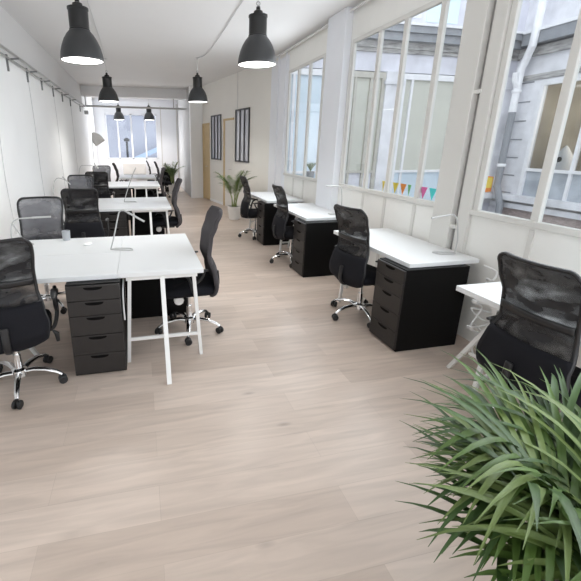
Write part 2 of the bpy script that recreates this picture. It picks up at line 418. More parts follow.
ext_window(3.05, 4.40, .12, .98, 3.28, (3.55,), M['bluepane'], M['bluepane'], bl, M['extwhite'])
P(MB().box(4.95, 6.6, YE - .02, YE, 4.45, 6.5), 'aqua_panel', M['stucco'], smooth=0)
P(MB().box(6.75, 7.6, YE - .02, YE, 4.40, 6.5), 'aqua_panel', M['aqua'], smooth=0)

def Q(mb, name, m, parent=None, **k):
    off = (0, 0, 0) if parent else (6, YE, 0)
    if parent is None or parent.parent == bl: off = (6, YE, 0)
    mb.v = [(x - off[0], y - off[1], z - off[2]) for x, y, z in mb.v]
    return mb.build(name, m, parent or bl, **k)
WN = ((5.6, 8.22, (7.62, 7.05, 6.3)), (1.2, 4.9, (4.2, 3.4, 2.6, 1.9)))
Q(MB().box(XE, XE + .2, 0, YE + .3, 3.16, 7.5).box(XE, XE + .2, 8.22, YE + .3, -.5, 3.16).box(XE, XE + .2, 4.9, 5.6, -.5, 3.16).box(XE, XE + .2, 0, 1.2, -.5, 3.16).box(XE, XE + .2, 0, 8.22, -.5, .40), 'wall', M['stucco'], smooth=0)
Q(MB().box(XE - .12, XE - .001, 0, YE - .1, 3.72, 3.92).box(XE - .05, XE - .001, 0, YE - .1, 3.18, 3.30), 'moulding', M['stone'], smooth=0)
Q(MB().box(XE - .32, XE - .001, 0, YE - .3, 3.95, 4.20), 'cornice', M['zinc'], smooth=0)
Q(MB().box(XE - .36, XE - .001, 0, YE - .33, 4.20, 4.27), 'gutter', M['extwhite'], smooth=0)
for k in range(7): Q(MB().box(XE - .01, XE - .001, 8.42, 8.75, .42 + k * .45, .45 + k * .45), 'stone_joint', M['zinc'], smooth=0)
Q(MB().box(XE - .18, XE - .001, 0, 8.9, .25, .40).box(XE - .10, XE - .001, 0, 8.9, .05, .18), 'ledge', M['stucco'], smooth=0)
Q(MB().box(XE - .03, XE - .001, 0, 8.9, .18, .25), 'ledge_shadow', M['stone'], smooth=0)
Q(MB().box(XE - .02, XE - .001, 0, 8.7, -.5, .05), 'brick_base', M['brick'], smooth=0)
for (a, b, bars) in WN:
    fr = MB().box(XE - .02, XE + .10, a, b, 3.02, 3.158).box(XE - .02, XE + .10, a, a + .09, .402, 3.02).box(XE - .02, XE + .10, b - .09, b, .402, 3.02)
    for q in bars: fr.box(XE, XE + .08, q - .035, q + .035, .402, 3.02)
    fr.box(XE - .01, XE + .09, a + .09, b - .09, 1.02, 1.09)
    fo = Q(fr, 'window', M['extwhite'], smooth=0)
    Q(MB().box(XE + .05, XE + .055, a + .09, b - .09, 1.09, 3.02), 'upper_pane', M['extglass'], fo, smooth=0)
    Q(MB().box(XE + .05, XE + .055, a + .09, b - .09, .402, 1.02), 'lower_pane', M['greypane'], fo, smooth=0)
Q(MB().box(XE + 2.2, XE + 2.3, .5, 8.4, .3, 3.4).box(XE + .2, XE + 2.2, .5, 8.4, .30, .40).box(XE + .2, XE + 2.2, .5, 8.4, 3.2, 3.3).box(XE + .2, XE + 2.2, 8.3, 8.4, .40, 3.2), 'room_interior', M['brownroom'], smooth=0)
dp = bpy.data.objects.new('drainpipe', None); COL.objects.link(dp); dp.parent = bl; dp.location = (XE - .22 - 6, -.34, 0)
dp['label'] = 'white drainpipe down the courtyard corner, its lower length dark grey'
MB().tube([(0, 0, 2.45), (0, 0, 3.45), (.0, -.08, 3.65), (-.14, -.30, 3.9), (-.16, -.34, 4.4), (-.10, -.30, 7)], .085, 10).build('upper_pipe', M['pipe'], dp)
MB().tube([(0, 0, 3.0), (-.16, -.02, 3.2), (-.17, -.02, 3.36)], .06, 8).build('side_branch', M['pipe'], dp)
MB().tube([(0, 0, .55), (0, 0, 2.45)], .085, 10).tube([(0, 0, .60), (.0, -.06, .46), (-.05, -.25, .10), (-.05, -.25, -.4)], .085, 10).build('lower_pipe', M['pipegrey'], dp)
for z in (1.1, 2.9): MB().lathe([(.095, 0), (.108, .02), (.108, .06), (.095, .08)], 12, Matrix.Translation((0, 0, z))).build('collar', M['pipe'], dp)
Q(MB().box(8.2, XE - .19, YE - .25, YE - .001, .25, .40), 'ledge', M['stucco'], smooth=0)
# hooded white object inside the wing's window
ho = MB().lathe([(.26, .0), (.27, .35), (.25, .65), (.20, .88), (.16, 1.02), (.05, 1.20), (.01, 1.24)], 20, cap0=True).build('hanging_garment', M['cloth'], loc=(XE + .42, 7.60, .402))
tag(ho, 'white pointed hooded garment with round dark opening inside courtyard window', 'clothing')
MB().lathe([(.001, 0), (.06, 0), (.06, .02), (.001, .02)], 14, Matrix.Translation((-.185, -.05, .92)) @ Matrix.Rotation(-PI / 2, 4, 'Y')).build('round_opening', M['dark'], ho)
pl_ = bpy.data.lights.new('wing_room_fill', 'POINT'); pl_.energy = 70; pl_.shadow_soft_size = .3; pl_.color = (1, .93, .82)  # added lamp without a fitting; lifts the otherwise dark wing room
plo = bpy.data.objects.new('wing_room_fill', pl_); COL.objects.link(plo); plo.location = (XE + 1.2, 6.5, 2.6)
# building behind the back window
fb = thing('street_facade', 'lavender grey facade with blue band outside the far back window', 'building', (0, 21, 0))
MB().box(-5, 5, 0, .3, -3, 7).build('wall', M['farwall'], fb, smooth=0)
MB().box(-1.6, -.6, -.1, 0, 3.0, 3.1).box(-.35, .55, -.12, 0, 3.02, 3.12).build('blue_band', M['farblue'], fb, smooth=0)
lo = MB(); lo.add([(-.3, -.8, .95), (1.1, -.8, 1.55), (1.1, -.8, 1.35), (-.3, -.8, .7), (-.3, -.2, .95), (1.1, -.2, 1.55), (1.1, -.2, 1.35), (-.3, -.2, .7)], [(0, 1, 2, 3), (4, 7, 6, 5), (0, 4, 5, 1), (3, 2, 6, 7), (0, 3, 7, 4), (1, 5, 6, 2)])
lo.build('awning', M['farblue'], fb, smooth=0)
struct(MB().box(2.92, 14, -6, 9.3, -.6, -.5).build('ground', M['ground'], smooth=0))
sl = thing('street_lamp', 'dark slim street post seen through middle of far window', 'post', (-.50, 19, -3))
MB().tube([(0, 0, 0), (0, 0, 4.75)], .05, 10).build('pole', M['shade'], sl); MB().lathe([(.03, 4.72), (.13, 4.74), (.13, 4.84), (.02, 4.90)], 12, cap1=True).build('lantern', M['shade'], sl)

# ------------------------------------------------------------------ pendant lamps
def make_pendant(label, loc, D, cordtop):
    s_ = D / .40
    t = thing('pendant_lamp', label, 'lamp', loc, 0, 'dark grey factory pendant lamps')
    pr = [(.200, .0), (.199, .02), (.193, .07), (.178, .125), (.155, .18), (.125, .228), (.10, .256), (.090, .268)]
    MB().lathe([(r * s_, z * s_) for r, z in pr], 40).build('shade', M['shade'], t, smooth=60, solid=.006)
    MB().lathe([(.0001, .006 * s_), (.196 * s_, .006 * s_)], 40).build('diffuser', M['lampwhite'], t)
    MB().lathe([(r * s_, z * s_) for r, z in [(.096, .262), (.096, .275), (.092, .28), (.092, .435), (.098, .44), (.098, .458), (.05, .468), (.045, .495), (.022, .505), (.02, .535), (.001, .54)]], 28, cap0=True).build('socket_housing', M['socket'], t)
    z0 = .545 * s_
    hk = MB().tube([(.018 * math.cos(a), 0, z0 + .018 + .018 * math.sin(a)) for a in [2 * PI * i / 12 for i in range(12)]], .005, 6, closed=True)
    hk.build('hook', M['rail'], t)
    MB().tube([(0, 0, .53 * s_), (0, 0, H - loc[2])], .0045, 6).build('cord', M['greywire'], t)
    MB().lathe([(.03, 0), (.03, .012), (.001, .02)], 16, Matrix.Translation((0, 0, H - loc[2] - .02))).build('ceiling_rose', M['ceil'], t)
    return t
pend = [('largest pendant lamp on the left, nearest, above the front left desks', (-.485, 4.43, 2.40), .40),
        ('near right pendant lamp, hanging in front of the tall courtyard windows', (1.275, 4.32, 2.425), .40),
        ('second pendant lamp of left row, above the third row of desks', (-.535, 8.85, 2.45), .40),
        ('second pendant lamp of right row, hanging by the plain white partition', (1.235, 8.35, 2.44), .40),
        ('small far pendant lamp of left row, before the back window', (-.61, 15.2, 2.45), .39),
        ('small far pendant lamp of right row, before the back window', (.45, 15.1, 2.45), .39)]
for lb, lc, D in pend:
    make_pendant(lb, lc, D, H)
    ld = bpy.data.lights.new('pendant_light', 'SPOT'); ld.energy = 32 if lc[1] < 7 else 48; ld.spot_size = math.radians(150); ld.spot_blend = .8; ld.shadow_soft_size = .16; ld.color = (1, .97, .93)
    lo_ = bpy.data.objects.new('pendant_light', ld); COL.objects.link(lo_); lo_.location = (lc[0], lc[1], lc[2] - .02)
# feed cables clipped along the ceiling
for nm, pts, lb in (('ceiling_cable', [(-.535, 8.85, H - .012), (-.50, 7, H - .012), (-.49, 4.43, H - .012), (-.55, 1.0, H - .012)], 'thin grey cable along ceiling joining the left row of pendants'),
                    ('ceiling_cable', [(1.235, 8.35, H - .012), (1.36, 7.6, H - .012), (1.28, 4.32, H - .012), (1.2, 1.0, H - .012)], 'thin grey cable along ceiling joining the right row of pendants')):
    tag(MB().tube(curve_pts(pts, 8), .006, 6).build(nm, M['greywire']), lb, 'cable')

# ------------------------------------------------------------------ office chairs
def wprof(z):
    K = [(.37, .190), (.42, .225), (.52, .240), (.62, .222), (.74, .196), (.86, .194), (1.0, .208), (1.09, .208)]
    for (z0, a), (z1, b) in zip(K, K[1:]):
        if z <= z1:
            t = max(0, (z - z0) / (z1 - z0)); t = t * t * (3 - 2 * t); return a + (b - a) * t
    return K[-1][1]
def yprof(z):
    K = [(.37, -.215), (.46, -.245), (.58, -.230), (.72, -.185), (.86, -.200), (1.0, -.245), (1.09, -.285)]
    for (z0, a), (z1, b) in zip(K, K[1:]):
        if z <= z1:
            t = max(0, (z - z0) / (z1 - z0)); t = t * t * (3 - 2 * t); return a + (b - a) * t
    return K[-1][1]
ZT = 1.09; CR = .055
def half(z):
    w_ = wprof(z)
    if z > ZT - CR: q = (z - (ZT - CR)) / CR; w_ -= CR * (1 - math.sqrt(max(0, 1 - q * q)))
    if z < .37 + .07: q = (.44 - z) / .07; w_ -= .07 * (1 - math.sqrt(max(0, 1 - q * q)))
    return w_
def bp(u, z):   # point on the backrest surface, u in -1..1
    return (half(z) * u, yprof(z) + .035 * u * u, z)
def zs(a, b, n): return [a + (b - a) * i / n for i in range(n + 1)]
def make_chair(label, loc, rz, kind, group):
    A0 = .47 if kind == 'grey' else .95
    t = thing('office_chair', label, 'chair', loc, rz, group)
    back = {'black': M['mesh'], 'grey': M['greyfab'], 'lit': M['meshlit']}[kind]
    low = M['greyfab'] if kind == 'grey' else M['blk']
    ZM = .66 if kind != 'lit' else .60
    us = [-1 + i / 8 for i in range(17)]
    cz = [ZT - CR + CR * math.sin(PI / 2 * i / 6) for i in range(1, 7)]
    MB().grid([[bp(u, z) for u in us] for z in zs(ZM, ZT - CR, 12) + cz]).build('backrest', back, t, smooth=80, solid=.006 if kind != 'grey' else .03)
    lz = [.37 + .07 * (1 - math.cos(PI / 2 * i / 5)) for i in range(5)] + zs(.44, ZM, 8)
    MB().grid([[bp(u, z) for u in us] for z in lz]).build('lower_back', low, t, smooth=80, solid=.022 if kind != 'grey' else .034)
    loop = [bp(-1, z) for z in lz[1:]] + [bp(-1, z) for z in zs(ZM, ZT - CR, 10)[1:] + cz]
    loop += [bp(u, ZT) for u in us[1:-1]]
    loop += [bp(1, z) for z in reversed(lz[1:] + zs(ZM, ZT - CR, 10)[1:] + cz)]
    fm = M['greyfab'] if kind == 'grey' else M['blkplastic']
    MB().tube(loop, .011 if kind != 'grey' else .016, 8, closed=True).build('back_frame', fm, t)
    if kind == 'black':
        z = .80
        MB().grid([[(p[0], p[1] - .012, p[2]) for p in (bp(u * .97, zz) for u in us)] for zz in zs(.785, .825, 3)]).build('lumbar_bar', M['blkplastic'], t, smooth=80, solid=.012)
    elif kind == 'lit':
        MB().grid([[(p[0], p[1] - .012, p[2]) for p in (bp(u * .97, zz) for u in us)] for zz in zs(.66, .70, 3)]).build('lumbar_bar', M['blkplastic'], t, smooth=80, solid=.012)
    # seat cushion
    st = []
    for k, (s_, z) in enumerate(((.86, .405), (.96, .41), (1.0, .43), (1.0, .455), (.96, .475), (.85, .485), (.5, .488), (.02, .486))):
        row = []
        for i in range(28):
            a = 2 * PI * i / 28; c, s2 = math.cos(a), math.sin(a); e = .45
            x = .245 * abs(c) ** e * (1 if c > 0 else -1); y = .235 * abs(s2) ** e * (1 if s2 > 0 else -1)
            drop = .02 * max(0, y / .235) ** 3
            row.append((x * s_, y * s_, z - drop))
        st.append(row + [row[0]])
    MB().grid(st).add(st[0][:-1], [tuple(range(28))]).build('seat', M['blk'], t, smooth=60)
    for s_ in (-1, 1):   # looped armrests
        ar = MB().tube(curve_pts([(s_ * .16, -.03, .40), (s_ * .25, -.03, .405), (s_ * .285, .0, .50), (s_ * .285, .04, .61), (s_ * .285, .13, .645)], 6), .014, 8)
        ar.tube(curve_pts([(s_ * .285, .0, .52), (s_ * .285, -.07, .58), (s_ * .285, -.10, .638)], 5), .012, 8)
        ao = ar.build('armrest', M['blkplastic'], t)
        pd = []
        for i, y in enumerate(zs(-.13, .15, 10)):
            q = max(.25, math.sin(PI * min(1, max(0, (i + .6) / 11.2))) ** .4); zc = .652 - .05 * max(0, (y - .02) / .13) ** 2
            pd.append([(s_ * .285 + .026 * q * math.cos(a), y, zc + .014 * q * math.sin(a)) for a in [2 * PI * j / 12 for j in range(13)]])
        MB().grid(pd).add(pd[0][:-1], [tuple(range(12))]).add(pd[-1][:-1], [tuple(range(12))]).build('arm_pad', M['blkplastic'], ao, smooth=60)
    # mechanism, spine
    mc = MB().box(-.085, .085, -.15, .12, .352, .408).tube(curve_pts([(0, -.10, .37), (0, -.22, .365), (0, -.267, .42), (0, -.262, .55)], 6), .024, 8, flat=.5)
    mo = mc.build('tilt_mechanism', M['blkplastic'], t, bevel=.006)
    MB().tube([(.08, .03, .37), (.24, .03, .36)], .006, 6).tube([(.24, .03, .36), (.265, .03, .33), (.268, .03, .27)], [.006, .018, .012], 8).build('lever', M['blkplastic'], mo)
    kp = Matrix.Translation((-.10, .10, .345)) @ Matrix.Rotation(-PI / 2, 4, 'Y') if kind == 'grey' else Matrix.Translation((0, .12, .375)) @ Matrix.Rotation(-PI / 2, 4, 'X')
    MB().lathe([(.001, 0), (.034, .0), (.042, .01), (.042, .035), (.03, .045), (.001, .045)], 16, kp).build('tension_knob', M['shadein'] if kind == 'grey' else M['blkplastic'], mo)
    g = MB().lathe([(.026, .10), (.026, .24)], 16, cap0=True, cap1=True).lathe([(.016, .24), (.016, .355)], 12)
    g.build('gas_lift', M['chrome'], t)
    b_ = MB().lathe([(.05, .075), (.055, .08), (.05, .125), (.03, .135)], 20, cap0=True, cap1=True)
    for k in range(5):
        a = 2 * PI * k / 5 + A0; c, s2 = math.cos(a), math.sin(a)
        b_.tube([(c * r, s2 * r, z) for r, z in ((.035, .105), (.10, .118), (.18, .112), (.25, .090), (.285, .068))], [.024, .022, .019, .016, .013], 8, flat=.75)
    bo = b_.build('star_base', M['chrome'], t, smooth=50)
    for k in range(5):
        a = 2 * PI * k / 5 + A0; c, s2 = math.cos(a), math.sin(a)
        Tm = Matrix.Translation((c * .285, s2 * .285, .029)) @ Matrix.Rotation(a + .9 * k, 4, 'Z') @ Matrix.Rotation(PI / 2, 4, 'X')
        cs = MB()
        for o_ in (-.028, .006): cs.lathe([(.001, o_), (.022, o_), (.029, o_ + .005), (.029, o_ + .017), (.022, o_ + .022), (.001, o_ + .022)], 16, Tm)
        cs.tube([(c * .285, s2 * .285, .03), (c * .285, s2 * .285, .07)], .011, 8)
        cs.build('caster', M['blkplastic'], bo)
    return t
R = math.radians
GB = 'black mesh office chairs'; GG = 'charcoal fabric office chairs'; GL = 'lit-grey mesh chairs facing the camera'
cb = make_chair('black mesh chair at front left desk, back to camera, cut by the left edge', (-.90, 2.60, 0), R(10), 'black', GB)
dup(cb, (-.75, 5.30, 0), R(2), 'black mesh chair at the second left desk row, back to camera, behind the front desks')
dup(cb, (-.84, 8.40, 0), R(0), 'black mesh chair at the third left desk row, small, back to camera')
dup(cb, (2.04, 3.14, 0), R(-80), 'black mesh chair at the nearest complete white desk by the windows')
dup(cb, (2.05, 5.0, 0), R(-90), 'black mesh chair at middle desk of the window row')
dup(cb, (2.0, 6.66, 0), R(-90), 'black mesh chair at the farthest window desk, beside the palm')
dup(cb, (2.07, 1.385, 0), R(-90), 'largest black mesh chair at far right, partly behind foreground palm leaves')
dup(cb, (.50, 13.3, 0), R(-90), 'small dark chair seen edge-on beneath the back window')
cg = make_chair('charcoal chair at right end of the front left desks, beside white trestle', (.36, 3.19, 0), R(90), 'grey', GG)
dup(cg, (.34, 6.14, 0), R(90), 'charcoal chair at right end of the second left desk row')
dup(cg, (.29, 9.25, 0), R(90), 'charcoal chair at right end of the third left desk row')
dup(cg, (-.45, 11.6, 0), R(-90), 'small charcoal chair at left end of the farthest desk row')
dup(cg, (.74, 12.6, 0), R(-90), 'small charcoal chair near the black cupboard at the back')
cl = make_chair('lit-grey mesh chair facing camera behind the front left desk, bent white lamp before it', (-1.0, 4.02, 0), R(182), 'lit', GL)
dup(cl, (-1.02, 7.05, 0), R(180), 'lit-grey mesh chair facing camera behind the second left desk row')
dup(cl, (-.93, 10.15, 0), R(180), 'lit-grey mesh chair facing camera behind the third left desk row')

# ------------------------------------------------------------------ desks
DT, DB = .74, .704
def desk(x0, x1, y0, y1, label, group):
    cx, cy = (x0 + x1) / 2, (y0 + y1) / 2
    o = MB().box(x0 - cx, x1 - cx, y0 - cy, y1 - cy, DB - DT, 0).build('worktop', M['desk'], loc=(cx, cy, DT), bevel=.003)
    return tag(o, label, 'desk', group)
GD = 'white laminate desk tops'
for k, (y, nm) in enumerate(((2.69, 'front'), (5.65, 'second'), (8.75, 'third'))):
    desk(-1.40, -.2005, y, y + .597, 'white desk top on the camera side of the %s left row, over drawers' % nm, GD)
    desk(-1.40, -.2005, y + .60, y + 1.20, 'white desk top on the window-wall-facing rear half of the %s left row' % nm if False else 'white desk top at the rear half of the %s left row' % nm, GD)
    desk(-.1995, .42, y, y + 1.20, 'white desk top on trestle legs at right end of the %s left row' % nm, GD)
desk(-.57, -.078, 11.0, 12.2, 'white desk top at left half of the farthest row', GD)
desk(-.075, .42, 11.0, 12.2, 'white desk top at right half of the farthest row', GD)
WD = [('nearest complete', 2.47, 3.72), ('middle', 4.44, 5.69), ('farthest', 6.02, 7.27)]
for nm, a, b in WD: desk(2.005, 2.655, a, b, 'white desk top of the %s desk along the windows' % nm, GD)
desk(1.995, 2.655, .76, 1.99, 'white desk top cut by right edge, behind the largest black chair', GD)

def make_cab(label, loc, rz, group):   # origin at floor, centre of front face; front faces -Y
    t = thing('drawer_cabinet', label, 'cabinet', loc, rz, group)
    MB().box(-.18, .18, .004, .58, .0, .7035).build('carcass', M['cab'], t, bevel=.003)
    z = .695
    for h in (.112, .112, .150, .150, .158):
        d = MB().box(-.177, .177, -.014, .02, z - h + .004, z).build('drawer', M['drawer'], t, bevel=.002)
        hd = [(-.062, z - .012), (.062, z - .012)] + [(.062 * math.cos(a), z - .012 - .022 * math.sin(a) ** .7) for a in [PI * i / 12 for i in range(1, 12)]]
        mb = MB(); n = len(hd)
        mb.add([(x, -.0155, q) for x, q in hd] + [(x, -.010, q) for x, q in hd], [tuple(range(n)), tuple(range(2 * n - 1, n - 1, -1))] + [(i, (i + 1) % n, n + (i + 1) % n, n + i) for i in range(n)])
        mb.build('handle_cutout', M['dark'], d)
        z -= h
    return t
GC = 'black-brown drawer cabinets'
c0 = make_cab('black-brown drawer cabinet under the front left desk, drawers facing camera', (-.362, 2.618, 0), 0, GC)
dup(c0, (-.40, 5.63, 0), 0, 'black-brown drawer cabinet under the second left desk row, drawers facing camera')
dup(c0, (-.40, 8.74, 0), 0, 'black-brown drawer cabinet under the third left desk row, drawers facing camera')
for y, nm in ((3.70, 'front'), (6.66, 'second'), (9.76, 'third')):
    dup(c0, (.38, y, 0), R(90), 'black cabinet side under the right end of the %s left row, behind trestle' % nm)
for y, nm in ((2.425 + .18, 'nearest complete'), (4.31 + .18, 'middle'), (5.97 + .18, 'farthest')):
    dup(c0, (1.95, y, 0), R(-90), 'black-brown cabinet with five drawers beneath the %s window desk' % nm)

def make_trestle(label, loc, rz, group):   # origin at floor; rear pair of legs at y=0 spans x, splayed middle leg towards -Y
    t = thing('trestle', label, 'trestle', loc, rz, group)
    MB().bar((-.26, .0, .688), (.26, .0, .688), .05, .03).build('top_bar', M['white_metal'], t)
    for s_ in (-1, 1): MB().bar((s_ * .235, 0, .69), (s_ * .282, .0, 0), .026, .026).build('leg', M['white_metal'], t)
    MB().bar((0, -.02, .69), (.0, -.365, 0), .032, .026).build('leg', M['white_metal'], t)
    MB().bar((-.27, 0, .19), (.27, 0, .19), .018, .024).bar((0, -.24, .19), (0, 0, .19), .014, .020).build('crossbar', M['white_metal'], t)
    return t
GT = 'white three-legged steel trestles'
t0 = make_trestle('white three-legged trestle under the front left desk end, beside drawer cabinet', (.115, 2.74, 0), 0, GT)
dup(t0, (.115, 5.72, 0), 0, 'white trestle under right end of the second left desk row')
dup(t0, (.115, 8.82, 0), 0, 'white trestle under right end of the third left desk row')
dup(t0, (.17, 11.1, 0), 0, 'white trestle under the farthest desk row')
for y, nm in ((3.50, 'nearest complete'), (5.39, 'middle'), (7.12, 'farthest')):
    dup(t0, (2.31, y, 0), R(180), 'white trestle at the far end of the %s window desk' % nm)
dup(t0, (2.29, 1.78, 0), R(192), 'white trestle under the right-edge desk, before tangled white cable')
dup(t0, (-1.25, 2.99, 0), R(90), 'white trestle beneath the far left of the front desks, behind the black chair')

# ------------------------------------------------------------------ desk lamps
def make_lamp(label, loc, rz, pts, base=.17, mm=None, group='thin white bent-tube desk lamps'):
    """flat wire foot + leaning stem + folded head; pts in local x/z (y=0)"""
    t = thing('desk_lamp', label, 'lamp', loc, rz, group); m = mm or M['lampwire']
    MB().tube(curve_pts([(0, 0, .007), (base, -.045, .007), (base + .015, -.02, .007), (base * .9, .02, .007), (.03, .03, .007), (0, 0, .007)], 5), .0055, 8).build('foot', m, t)
    c = curve_pts([(x, 0, z) for x, z in pts], 6)
    MB().tube(c, .0058, 8).build('stem', m, t)
    e = Vector(c[-1]); d = (e - Vector(c[-4])).normalized()
    MB().tube([e - d * .16, e], .0085, 8).build('light_head', m, t)
    return t
l0 = make_lamp('bent white desk lamp in the middle of the front left desks, head pointing down', (-.285, 3.36, DT), R(-6), [(0, .007), (.03, .10), (.085, .30), (.10, .335), (.125, .345), (.15, .335), (.30, .245)])
make_lamp('bent white desk lamp before the lit-grey mesh chair, head reaching right', (-1.17, 3.70, DT), R(5), [(0, .007), (.01, .05), (.03, .18), (.06, .225), (.10, .24), (.17, .243), (.36, .245)])
MB().tube([(.035, .02, .19), (.07, .05, .10), (.10, .075, .007)], .0055, 8).build('strut', M['lampwire'], bpy.data.objects['desk_lamp.001'])
make_lamp('straight white wand lamp rising from the second left desk row', (-.27, 6.30, DT), 0, [(0, .007), (.05, .15), (.12, .33), (.19, .48), (.215, .53)])
make_lamp('thin white arched lamp on the nearest complete window desk, head reaching left', (2.585, 2.66, DT), R(176), [(0, .007), (-.005, .12), (.03, .28), (.06, .325), (.10, .338), (.15, .33), (.27, .312)], .16)
make_lamp('thin white arched lamp on middle window desk, before the pier', (2.58, 4.62, DT), R(178), [(0, .007), (.01, .2), (.03, .33), (.06, .365), (.11, .375), (.24, .375)], .15)
make_lamp('dark thin lamp arcing in at the left edge of the front desks', (-1.36, 3.45, DT), R(30), [(0, .007), (-.01, .1), (-.04, .22), (-.09, .29), (-.16, .31), (-.18, .31)], .08, M['bracket'])
make_lamp('pale arched desk lamp at left of the second left desk row', (-1.33, 6.5, DT), R(0), [(0, .007), (.0, .2), (.04, .33), (.10, .37), (.20, .33), (.26, .27)], .12)
make_lamp('cream arched lamp on third left desk row, near the left wall', (-1.32, 9.3, DT), R(0), [(0, .007), (.0, .25), (.04, .39), (.12, .42), (.36, .40), (.42, .35)], .12)
fl = thing('reading_lamp', 'white cone-shade reading lamp on slim pole by the left back corner', 'lamp', (-1.27, 12.0, 0))
MB().lathe([(.15, 0), (.15, .02), (.02, .035)], 24, cap0=True, cap1=True).build('base', M['white_metal'], fl)
MB().tube([(0, 0, .03), (.01, 0, 1.75), (.02, 0, 1.86)], .012, 8).build('pole', M['white_metal'], fl)
Ts = Matrix.Translation((.05, 0, 1.90)) @ Matrix.Rotation(R(148), 4, 'Y')
MB().lathe([(.03, -.03), (.05, .0), (.085, .05), (.135, .12), (.16, .22), (.155, .32)], 24, Ts, cap0=True).build('lamp_shade', mat('cream_shade', (.86, .84, .80), .5), fl, solid=.004)

# small things on the front desk
cu = MB().lathe([(.034, 0), (.038, .09), (.035, .09), (.031, .008), (.001, .006)], 20, cap0=True).build('tumbler', M['cup'], loc=(-.72, 3.83, DT))
tag(cu, 'small grey tumbler on rear edge of the front left desk', 'cup')
mo = MB().sphere((0, 0, .012), 1, 10, (.045, .028, .014)).build('computer_mouse', M['shadein'], loc=(-.50, 3.58, DT), rz=.8)
tag(mo, 'small white object lying on the front left desk near the tumbler', 'mouse')

# cables
tag(MB().tube(curve_pts([(-.165, 2.95, .70), (-.17, 2.70, .62), (-.172, 2.66, .50), (-.170, 2.65, .40)], 8), .006, 6).build('power_cable', M['wire']), 'white lamp cable hanging under front left desk beside the cabinet', 'cable')
for k, (y, d) in enumerate(((5.0, .10), (6.76, .06), (8.61, .08), (10.63, .04))):
    tag(MB().tube(curve_pts([(XL + .012, y, 2.6), (XL + .01, y + d, 1.9), (XL + .012, y + .5 * d, 1.2), (XL + .02, y + d, .55)], 8), .0045, 6).build('wall_cable', M['greywire']),
        'thin grey cable hanging down the left wall, %s' % ['nearest of four', 'second of four', 'third of four', 'farthest of four'][k], 'cable', 'cables down the left wall')
cb2 = []
zz = .70
for i in range(22):
    q = i / 21; cb2.append((2.60 + .05 * math.sin(i * 2.1) - .12 * q, 2.30 + .07 * math.cos(i * 1.7) - .12 * q, .72 - .66 * q + .02 * math.sin(i * 3)))
tc_ = thing('tangled_cable', 'tangled white cable hanging down by the right-edge desk near the cabinet', 'cable', (2.58, 2.3, 0))
MB().tube([(x - 2.58, y - 2.3, z) for x, y, z in curve_pts(cb2, 6)], .007, 6).build('cable', M['wire'], tc_)
MB().tube([(x - 2.58, y - 2.3, z) for x, y, z in curve_pts([(2.50, 2.24, .62), (2.40, 2.2, .50), (2.52, 2.24, .42), (2.38, 2.18, .30), (2.50, 2.2, .22), (2.42, 2.16, .12), (2.46, 2.1, .02)], 6)], .006, 6).build('loose_loop', M['wire'], tc_)
for p in ((2.40, 2.2, .50), (2.38, 2.18, .30)): MB().box(-.015, .015, -.02, .02, -.012, .012, Matrix.Translation((p[0] - 2.58, p[1] - 2.3, p[2]))).build('plug', M['wire'], tc_, bevel=.003)

# radiator, black cupboard
ra = thing('radiator', 'low white panel radiator beneath the far back window', 'radiator', (-.19, 15.9, 0))
MB().box(-.43, .43, -.06, .04, .42, .90).build('panel', mat('radiator_paint', (.74, .73, .71), .5), ra, bevel=.012)
MB().box(-.36, -.33, -.04, .04, .0, .42).box(.33, .36, -.04, .04, .0, .42).build('foot', M['white_metal'], ra)
MB().box(-.41, .41, -.065, -.06, .47, .50).build('rib', M['groove'], ra, smooth=0)
bc = thing('cupboard', 'low black cupboard beside the back palm under the far window', 'cabinet', (.98, 14.2, 0))
MB().box(-.22, .20, -.25, .25, 0, .80).build('carcass', M['cab'], bc, bevel=.005)
for s_ in (-1, 1): MB().box(min(s_ * .005, s_ * .19) - .01, max(s_ * .005, s_ * .19) - .01, -.27, -.25, .05, .78).build('door', M['cab'], bc, bevel=.003)

